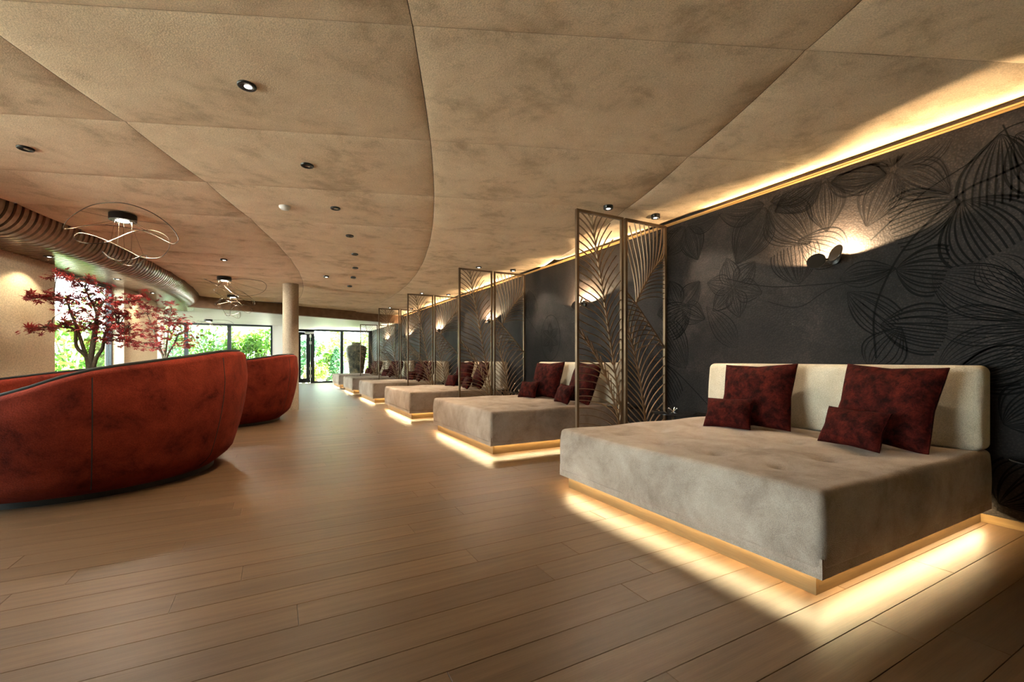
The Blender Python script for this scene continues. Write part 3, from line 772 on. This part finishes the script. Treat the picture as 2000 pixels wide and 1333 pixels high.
# ------------------------------------------------------------------ round red sofas
def sofa(name, c, phi0, label):
    e = empty(name, (c[0], c[1], 0))
    fk = [-180, -130, -94, -84, -73, -50, -25, 0, 30, 60, 103, 136, 160, 180]; hk = [.68, .69, .755, .85, .93, 1.0, 1.07, 1.085, 1.05, .985, .90, .815, .74, .68]
    def top(ph):                       # high at one end, sinking towards the open side
        dg = (math.degrees(ph-phi0)+180) % 360-180; w_ = [.25, .5, .25]
        return sum(q*float(np.interp((dg+k*7+180) % 360-180, fk, hk)) for q, k in zip(w_, (-1, 0, 1)))
    n = 144; out = MB(); zs = np.linspace(0, 1, 22)
    def r_out(s_): return 1.02+.185*math.sin(min(1, s_*1.12)*PI/2)**.85 - .02*max(0, s_-.8)/.2 - .10*max(0, .12-s_)/.12
    rows = []
    def wave(ph, s_): return .022*abs(math.sin(ph*17+s_*5))
    prof_n = 0
    for i in range(n):
        ph = 2*PI*i/n; tp = top(ph); ring = []
        for s_ in zs: ring.append((r_out(s_), .04+(tp-.04-.045)*s_))
        ro = r_out(1)
        for q in np.linspace(.25, PI-.25, 7): ring.append((ro-.06+.06*math.cos(q), tp-.045+.045*math.sin(q)))
        for s_ in np.linspace(.98, 0, 14): ring.append((ro-.12-.20*(1-s_)**1.5+wave(ph, s_)*math.sin(PI*min(1, s_+.05)), .40+(tp-.045-.40)*s_))
        prof_n = len(ring); rows.append([(r*math.cos(ph), r*math.sin(ph), z) for r, z in ring])
    # outer back in upholstered panels: split where the seams run
    seams = [int(n*q/8+7) for q in range(8)]
    body = MB(); body.v = [p for r in rows for p in r]
    for i in range(n):
        i2 = (i+1) % n
        for j in range(prof_n-1): body.f.append((i*prof_n+j, i2*prof_n+j, i2*prof_n+j+1, i*prof_n+j+1))
    arr = np.array(body.v).reshape(n, prof_n, 3)
    for q in seams: arr[q, 1:22, :2] *= .9945
    body.v = [tuple(p) for p in arr.reshape(-1, 3)]
    body.f.append(tuple(i*prof_n for i in range(n))[::-1])
    body.obj('back_shell', 'sofa', e, smooth=True)
    pip = [Vector((arr[i, 25, 0], arr[i, 25, 1], arr[i, 25, 2]+.004)) for i in range(n)]
    MB().tube(pip, .014, 6, True).obj('piping', 'piping', e, smooth=True)
    for q in seams: MB().tube([Vector(arr[q, j])*1.0005 for j in range(1, 22)], .0035, 5).obj('seam', 'piping', e, smooth=True)
    MB().lathe([(0, .30), (.80, .30), (.86, .33), (.88, .38), (.86, .43), (.80, .455), (0, .465)], (0, 0, 0), 64, False).obj('seat', 'sofa', e, smooth=True)
    MB().lathe([(.92, 0), (.92, .05)], (0, 0, 0), 64).obj('base', 'black', e, angle=40)
    return tag(e, label, 'sofa', 'round red velvet sofas')
sofa('round_sofa', (-1.45, 5.10), 0.0, 'large round rust red velvet sofa in the left foreground, back to the camera')
sofa('round_sofa', (-.86, 8.5), math.radians(-12), 'round red velvet sofa farther back, half hidden behind the nearer one')

# ------------------------------------------------------------------ red maples in planters
def maple_leaf():
    mb = MB(); lob = [(0, 1.0), (38, .86), (78, .62), (118, .38)]
    pts = [(0, -.05)]
    seq = [(-118, .38), (-78, .62), (-38, .86), (0, 1.0), (38, .86), (78, .62), (118, .38)]
    ring = []
    for i, (a, L) in enumerate(seq):
        q = math.radians(a); ring.append((math.sin(q-.22)*L*.52, math.cos(q-.22)*L*.52, 0.02)); ring.append((math.sin(q)*L, math.cos(q)*L, -.10*L)); ring.append((math.sin(q+.22)*L*.52, math.cos(q+.22)*L*.52, .02))
        if i < 6: q2 = math.radians((a+seq[i+1][0])/2); ring.append((math.sin(q2)*.24, math.cos(q2)*.24, 0))
    mb.v = [(0, 0, .03)]+ring; mb.f = [(0, i+2, i+1) for i in range(len(ring)-1)]; return mb
LEAF = maple_leaf(); LV = np.array(LEAF.v)
leaf_me = LEAF.mesh('leaf', 'maple')
def maple(name, base, stems, clusters, depth_fn, lsize, per, nsolo, label, pot_r):
    e = empty(name, (base.x, base.y, 0)); inv = -Vector((base.x, base.y, 0))
    zpot = .42
    wood_ = MB(); nodes = []
    for st in stems:
        pts = [pd(u, v, depth_fn(u, v)) for u, v in st]; pts = [Vector((base.x+random.uniform(-.03, .03), base.y+random.uniform(-.03, .03), zpot))]+pts
        c = smooth_curve(pts, 6); r0 = .026
        wood_.tube([p+inv for p in c], [r0*(1-.8*i/len(c)) for i in range(len(c))], 7); nodes += [(p, i/len(c)) for i, p in enumerate(c) if i > 8]
    R3 = random.Random(3); leaves = []
    for (u, v, rad) in clusters:
        p = pd(u, v, depth_fn(u, v)+R3.uniform(-.16, .16))
        nb = min(nodes, key=lambda q: (q[0]-p).length+.8*max(0, q[0].z-p.z))[0]
        mid = (nb+p)/2+Vector((R3.uniform(-.04, .04), R3.uniform(-.04, .04), R3.uniform(.0, .06)))
        br = smooth_curve([nb, mid, p], 5); wood_.tube([q+inv for q in br], [.008*(1-.7*i/len(br)) for i in range(len(br))], 5)
        for _ in range(per):
            q = p+Vector((R3.gauss(0, rad), R3.gauss(0, rad), R3.gauss(0, rad*.45)))
            if math.hypot(q.x-CX, q.y-CY) < R_IN+.04 or q.z > H2-.03: continue
            leaves.append(q)
            if R3.random() < .35: wood_.tube([p+inv, (p+q)/2+inv+Vector((0, 0, .01)), q+inv], [.003, .0022, .0016], 3)
    MB_ = MB(); R3.shuffle(leaves)
    for i, q in enumerate(leaves):
        s_ = lsize*R3.uniform(.65, 1.2); rot = Matrix.Rotation(R3.uniform(0, 6.28), 3, 'Z') @ Matrix.Rotation(R3.uniform(-.5, 1.2), 3, 'X') @ Matrix.Rotation(R3.uniform(-.5, .5), 3, 'Y')
        if i < nsolo:
            o = link('leaf', leaf_me, e, q+inv); o.rotation_euler = rot.to_euler(); o.scale = (s_, s_, s_)
        else:
            vv = (LV*s_) @ np.array(rot).T + np.array(q+inv); MB_.add(vv.tolist(), LEAF.f)
    f = MB_.obj('foliage', 'maple', e); f['kind'] = 'stuff'
    wood_.obj('branches', 'bark', e, smooth=True)
    tag(e, label, 'tree')
    pt = MB().lathe([(pot_r*.8, 0), (pot_r, .42), (pot_r, .45), (pot_r-.03, .45), (pot_r-.04, .40)], (0, 0, 0), 40, True).obj('planter', 'pot', None, angle=40)
    pt.location = (base.x, base.y, 0)
    so = MB().lathe([(0, .425), (pot_r-.035, .421)], (0, 0, 0), 30, False).obj('soil', 'soil', pt)
    return e, pt
Z1 = [(570, 205), (640, 200), (690, 225), (790, 270), (860, 290), (900, 235), (960, 285), (300, 410), (360, 425), (430, 430), (500, 430), (560, 400), (600, 440), (680, 430), (760, 380), (860, 350), (900, 450), (800, 470), (1050, 400), (1060, 480), (1150, 470), (1250, 480), (1330, 450), (1400, 400), (1420, 470), (960, 520), (1050, 560), (1150, 590), (1270, 600), (650, 550), (850, 620), (310, 760), (400, 730), (480, 705), (590, 710), (680, 720), (760, 690), (900, 690), (1060, 690), (1130, 760), (1270, 720), (1320, 730), (1060, 860), (1170, 840), (1240, 840), (1300, 860), (880, 560), (960, 620), (1000, 440), (1180, 680), (1100, 630), (720, 470), (980, 700), (820, 720), (1240, 770), (1110, 520), (940, 380)]
cl1 = [(a*.195, 500+b*.195, .055 if a < 650 else .075) for a, b in Z1]
def dep1(u, v): return 4.62+ .5*min(1, max(0, (u-50)/110.0))
b1 = pd(178, 720, 5.15)
t1, p1 = maple('red_maple', b1, [[(178, 712), (186, 655), (189, 615), (176, 585), (165, 560)], [(172, 712), (163, 680), (150, 640), (140, 615), (128, 585), (105, 580)], [(176, 712), (182, 660), (196, 600), (215, 585), (250, 592)], [(174, 710), (150, 678), (146, 645), (120, 640), (90, 640)], [(184, 712), (200, 680), (206, 650), (228, 630), (250, 640)]],
    cl1, dep1, .074, 14, 290, 'tall red-leaved maple with slender trunks behind the near sofa, by the cream pier', .30)
tag(p1, 'dark round planter of the tall maple behind the near sofa', 'planter')
Z2 = [(870, 830), (850, 860), (880, 920), (850, 960), (820, 1040), (1010, 800), (1000, 850), (930, 850), (940, 890), (1070, 890), (1030, 930), (960, 950), (1000, 1010), (1100, 960), (1150, 1000), (900, 1000), (1060, 1040), (950, 1070), (870, 1060), (1110, 1020), (1000, 960), (930, 1030), (1050, 980), (905, 945), (1090, 920), (980, 900), (1130, 1050)]
cl2 = [(a*.33, 330+b*.33, .075) for a, b in Z2]
b2 = pd(322, 720, 7.9)
t2, p2 = maple('red_maple', b2, [[(322, 705), (326, 670), (330, 640), (334, 605)], [(320, 705), (308, 670), (298, 640), (288, 615)], [(324, 705), (340, 672), (352, 650), (370, 655)]], cl2, lambda u, v: 7.9, .07, 26, 200,
    'smaller bushy red maple standing between the two sofas in front of the far windows', .28)
tag(p2, 'dark round planter of the smaller bushy maple', 'planter')

# ------------------------------------------------------------------ looping wire ceiling lamps
def make_wire_lamp():
    e = empty('wire_ceiling_lamp')
    MB().lathe([(.0, 0), (.115, 0), (.115, .065), (.0, .065)], (0, 0, -.065), 32, False).obj('housing', 'black', e, angle=40)
    MB().lathe([(0, 0), (.052, 0), (.052, .004), (0, .004)], (0, 0, -.071), 32, False).obj('diffuser', 'lamp_glow', e)
    D0 = px(240, 425, H-.04); dep = D0.x*ST+D0.y*CT; org = pd(240, 420, dep); org.z = H-.022
    def L(z_, dd=0): return pd(100+z_[0]*.13, 380+z_[1]*.13, dep+dd)-org
    w1 = [(187, 505), (270, 380), (440, 262), (620, 180), (850, 143), (1080, 150), (1300, 205), (1540, 310), (1760, 470), (1880, 620), (1900, 700), (1850, 745), (1770, 735), (1500, 600), (1300, 540), (1000, 490), (800, 472), (560, 478), (350, 515), (210, 530)]
    d1 = [-.30, -.32, -.36, -.42, -.46, -.46, -.42, -.34, -.22, -.08, .02, .08, .14, .24, .26, .20, .10, -.05, -.2, -.28]
    w2 = [(360, 620), (430, 590), (600, 620), (800, 690), (1000, 780), (1200, 880), (1350, 950), (1600, 965), (1740, 860), (1775, 720), (1700, 620), (1560, 560), (1400, 550), (1200, 580), (960, 680), (800, 735), (600, 750), (430, 720), (350, 660)]
    d2 = [-.3, -.22, -.12, 0, .05, .02, -.05, -.12, -.1, 0, .1, .16, .14, .04, -.14, -.28, -.36, -.36, -.34]
    w3 = [(775, 870), (850, 940), (960, 990), (1100, 1005), (1250, 975), (1380, 920), (1435, 940), (1380, 1000), (1250, 1075), (1100, 1065), (960, 1010), (860, 930)]
    d3 = [-.1, -.16, -.2, -.2, -.14, -.04, .05, .12, .16, .12, .04, -.04]
    for w_, d_ in ((w1, d1), (w2, d2), (w3, d3)):
        pp = [L(p_, q_) for p_, q_ in zip(w_, d_)]; pp = [Vector((p_.x, p_.y, min(p_.z, -.02))) for p_ in pp]; pp.append(pp[0])
        MB().tube(smooth_curve(pp, 6)[:-1], .0042, 6, True).obj('looping_wire', 'wire', e, smooth=True)
    st = MB()
    for p_, q_ in zip([w1[2], w1[16], w1[17], w1[8], w2[9], w1[13], w2[14], w2[4], w2[5], w3[1], w3[3], w3[5], w2[12]], [d1[2], d1[16], d1[17], d1[8], d2[9], d1[13], d2[14], d2[4], d2[5], d3[1], d3[3], d3[5], d2[12]]):
        q = L(p_, q_); a = math.atan2(q.y, q.x); st.tube([Vector((.08*math.cos(a), .08*math.sin(a), -.06)), q], .0018, 4)
    st.obj('suspension_wires', 'wire', e)
    light('AREA', 'lamp_light', (0, 0, -.075), 8, (1, .84, .64), e, None, shape='DISK', size=.16)
    return e
wl = make_wire_lamp()
for i, (u, v, zc, rz, lab) in enumerate(((240, 422, H-.04, 0, 'nearest looping wire ceiling lamp, above the near red sofa'), (438, 543, H-.035, 1.2, 'second looping wire ceiling lamp, over the far red sofa'), (455, 577, H-.035, 2.6, 'third looping wire ceiling lamp, just before the brown cross beam'), (407, 626, H3, .8, 'farthest looping wire lamp, under the pale low ceiling by the windows'))):
    o = wl if i == 0 else dup(wl); o.location = px(u, v, zc) if i < 3 else px(u, v, zc-.03)+Vector((0, 0, .03)); o.location.z = zc+(.012 if i < 3 else 0); o.rotation_euler = (0, 0, rz)
    tag(o, lab, 'ceiling lamp', 'looping wire lamps')

# ------------------------------------------------------------------ recessed downlights
def make_down(lit):
    e = empty('downlight')
    MB().lathe([(.030, -.002), (.034, -.009), (.044, -.010), (.047, -.006), (.047, .03)], (0, 0, 0), 28, False).obj('trim_ring', 'black', e, smooth=True)
    MB().lathe([(.0, -.003), (.031, -.003)], (0, 0, 0), 24, False).obj('reflector', 'black', e)
    MB().lathe([(0, -.0065), (.014, -.0062), (.019, -.004)], (.006, .006, 0), 20, False).obj('lens', 'spot_on' if lit else 'spot_dim', e, smooth=True)
    return e
dl = {True: make_down(True), False: make_down(False)}; used = {True: False, False: False}
def downlight(p, label, energy, lit=False, size=1.5, col=(1, .80, .56), aim=(0, 0, -1), blend=.6):
    o = dup(dl[lit]) if used[lit] else dl[lit]; used[lit] = True
    o.location = p; tag(o, label, 'downlight', 'recessed ceiling downlights')
    if energy: light('SPOT', 'downlight_beam', (p[0], p[1], p[2]-.03), energy, col, None, aim=aim, spot_size=size, spot_blend=blend, shadow_soft_size=.03)
zc = H-.042
E0 = 15
for u, v, lit, lab in ((482, 167, True, 'largest black recessed downlight in the big ceiling panel at upper left'), (50, 290, False, 'black recessed downlight near the left edge of the ceiling'), (600, 323, False, 'recessed downlight in the second panel row, left of the middle seam'),
    (655, 407, False, 'recessed downlight in the third panel row, right of the round ceiling sensor'), (683, 461, False, 'recessed downlight fourth in the middle row away from the camera'), (693, 497, False, 'recessed downlight fifth in the middle row away from the camera'), (694, 524, False, 'recessed downlight sixth in the middle row away from the camera'), (690, 543, False, 'recessed downlight seventh in the middle row away from the camera'), (683, 560, False, 'recessed downlight eighth in the middle row away from the camera'),
    (437, 508, True, 'bright recessed downlight above the far red sofa'), (637, 541, True, 'bright white recessed downlight right of the round column'),
    (1188, 407, True, 'recessed downlight just above the outer panel of the nearest leaf screen'), (1280, 425, True, 'recessed downlight just above the inner panel of the nearest leaf screen')):
    p = px(u, v, zc); lab_ = lab
    if u < 900: downlight(p, lab_, E0, lit, 1.9); continue
    for k_ in range(4):
        q = p+Vector((0, PITCH*k_, 0))
        downlight(q, lab_ if k_ == 0 else lab_.replace('nearest', ORD[k_]), 18, True, 1.35, (1, .82, .6), (-.05, -.6, -1), .6)
sm = MB().lathe([(0, -.03), (.035, -.028), (.05, -.012), (.052, .004)], (0, 0, 0), 24, False).obj('smoke_sensor', plain('sensor_white', (.7, .7, .68), .5), None, smooth=True)
sm.location = px(556, 404, zc); tag(sm, 'round pale ceiling sensor left of the third downlight', 'sensor')
for i, (u, v) in enumerate(((88, 501), (222, 545), (287, 572))):
    p = px(u, v, H2); aa = math.degrees(math.atan2(p.y-CY, p.x-CX)); p = Vector(pol(R_IN+.27, aa, H2))
    downlight(p, ['small lit downlight in the wooden soffit above the cream pier', 'small lit downlight in the wooden soffit above the tall maple', 'small lit downlight in the wooden soffit near the smaller maple'][i], (5, 4, 4)[i], True, 2.0, (1, .80, .50), (0, 0, -1), .3)

# ------------------------------------------------------------------ vase
vz = MB().lathe([(.24, 0), (.255, .04), (.29, .45), (.35, .95), (.405, 1.32), (.42, 1.46), (.40, 1.55), (.31, 1.61), (.20, 1.635), (.185, 1.66), (.20, 1.72), (.205, 1.735), (.17, 1.735), (.16, 1.65)], (0, 0, 0), 48, True).obj('floor_vase', 'vase', None, smooth=True)
vz.location = (3.02, 19.75, 0); tag(vz, 'tall mottled brown glazed floor vase behind the farthest daybed', 'vase')

# ------------------------------------------------------------------ garden outside
ter = struct(MB().box(-40, 30, -30, 60, -.35, -.13).obj('ground', 'paving'))
def leaf_cloud(fn, n, size, seed):
    r2 = np.random.default_rng(seed); P = np.array([fn(r2) for _ in range(n)])
    a = r2.normal(size=(n, 3)); a /= np.linalg.norm(a, axis=1)[:, None]; b = np.cross(a, r2.normal(size=(n, 3))); b /= np.linalg.norm(b, axis=1)[:, None]
    s_ = (size*r2.uniform(.6, 1.3, n))[:, None]
    V = np.stack([P-a*s_, P+b*s_*.45, P+a*s_, P-b*s_*.45], 1).reshape(-1, 3); mb = MB(); mb.v = V.tolist(); mb.f = [(4*i, 4*i+1, 4*i+2, 4*i+3) for i in range(n)]; return mb
def garden_tree(x_, y_, h_, rx, n, m, label, seed, trunk=True, size=.09, z0=.3, name='garden_tree', cat='tree'):
    e = empty(name, (x_, y_, -.13)); R4 = random.Random(seed)
    blobs = [(R4.uniform(-rx, rx)*.75, R4.uniform(-rx, rx)*.75, R4.uniform(z0, h_), R4.uniform(.25, .5)*rx) for _ in range(16)]
    def f(r2):
        b = blobs[r2.integers(len(blobs))]; q = r2.normal(size=3); return (b[0]+q[0]*b[3]*.6, b[1]+q[1]*b[3]*.6, max(.05, b[2]+q[2]*b[3]*.6))
    o = leaf_cloud(f, n, size, seed).obj('foliage', m, e); o['kind'] = 'stuff'
    if trunk:
        tr = MB(); 
        for q in range(3): tr.tube(smooth_curve([Vector((R4.uniform(-.1, .1), R4.uniform(-.1, .1), 0)), Vector((R4.uniform(-.2, .2), R4.uniform(-.2, .2), h_*.4)), Vector((R4.uniform(-.5, .5)*rx, R4.uniform(-.5, .5)*rx, h_*.9))], 5), [.05*(1-.07*i) for i in range(11)], 6)
        tr.obj('trunk', 'trunk', e, smooth=True)
    return tag(e, label, cat, 'garden plants outside')
for i, (u, Y, h_, rx, n, m, lab) in enumerate(((330, 23.0, 2.5, 1.0, 3200, 'green2', 'leafy green tree outside behind the smaller maple'), (395, 21.8, 2.3, .9, 3600, 'green', 'bright green tree outside the far window, left of its middle mullion'),
    (432, 24.5, 2.9, 1.0, 3000, 'green2', 'darker tree standing deeper in the garden behind the middle mullion'), (475, 22.2, 2.35, .75, 3000, 'green', 'bright green tree outside the far window, right of its middle mullion'), (512, 22.3, 2.6, .7, 3200, 'green', 'tall bright green tree outside at the right end of the left far window'),
    (592, 23.3, 2.1, .55, 2400, 'green2', 'blue-green shrub outside behind the glazed door'), (640, 23.6, 1.9, .6, 2400, 'green', 'green bush outside between the door and the cypress'), (655, 25.5, 2.9, .5, 1800, 'green3', 'yellow-green slim tree deep in the garden behind the right glazing'),
    (618, 22.6, .8, .45, 1300, 'green3', 'low yellow-green shrub outside just right of the door'), (690, 24.4, 2.5, .7, 2400, 'green3', 'yellow-green tree outside behind the vase'), (725, 23.6, 2.6, .6, 2200, 'green', 'green tree outside behind the farthest leaf screen'), (270, 25.5, 3.2, 1.6, 3500, 'green', 'broad green tree far outside at the left'), (560, 27, 3.6, 1.6, 3000, 'green', 'broad tree deep in the garden behind the round column'))):
    garden_tree(x_at(u, Y), Y, h_*.94, rx, int(n*.75), M[m], lab, 100+i)
e = empty('garden_cypress', (x_at(658, 23.0), 23.0, -.13))
def cone(r2):
    z = r2.uniform(.05, 1.75); q = r2.uniform(0, 6.28); r = (.42*(1-(z/1.85)**2.2))*math.sqrt(r2.uniform(.5, 1)); return (r*math.cos(q), r*math.sin(q), z)
o = leaf_cloud(cone, 2600, .055, 77).obj('foliage', 'green2', e); o['kind'] = 'stuff'; MB().tube([(0, 0, 0), (0, 0, 1.5)], .03, 6).obj('trunk', 'trunk', e)
tag(e, 'dense dark green conical cypress outside beside the right mullion', 'tree', 'garden plants outside')
for i, u in enumerate((622, 633, 649, 675, 688, 706)):
    Y = 26.2+.3*(i % 2); o = MB().box(-.09, .09, -.09, .09, 0, 4.2).obj('garden_post', 'post', None); o.location = (x_at(u, Y), Y, -.13)
    tag(o, 'grey upright post in the garden, %s from the left behind the right glazing' % ORD[i], 'post', 'garden posts')
for i, (u, Y, h_, rx, m, lab) in enumerate(((138, 12.6, 1.9, .55, 'green', 'green tree outside the left window beside the cream pier'), (172, 17.5, 2.2, .5, 'green3', 'pale green tree outside the left window behind the tall maple'), (205, 20.5, 2.8, 1.2, 'green', 'leafy tree farther outside the left window'))):
    garden_tree(x_at(u, Y), Y, h_, rx, 2200, M[m], lab, 200+i)
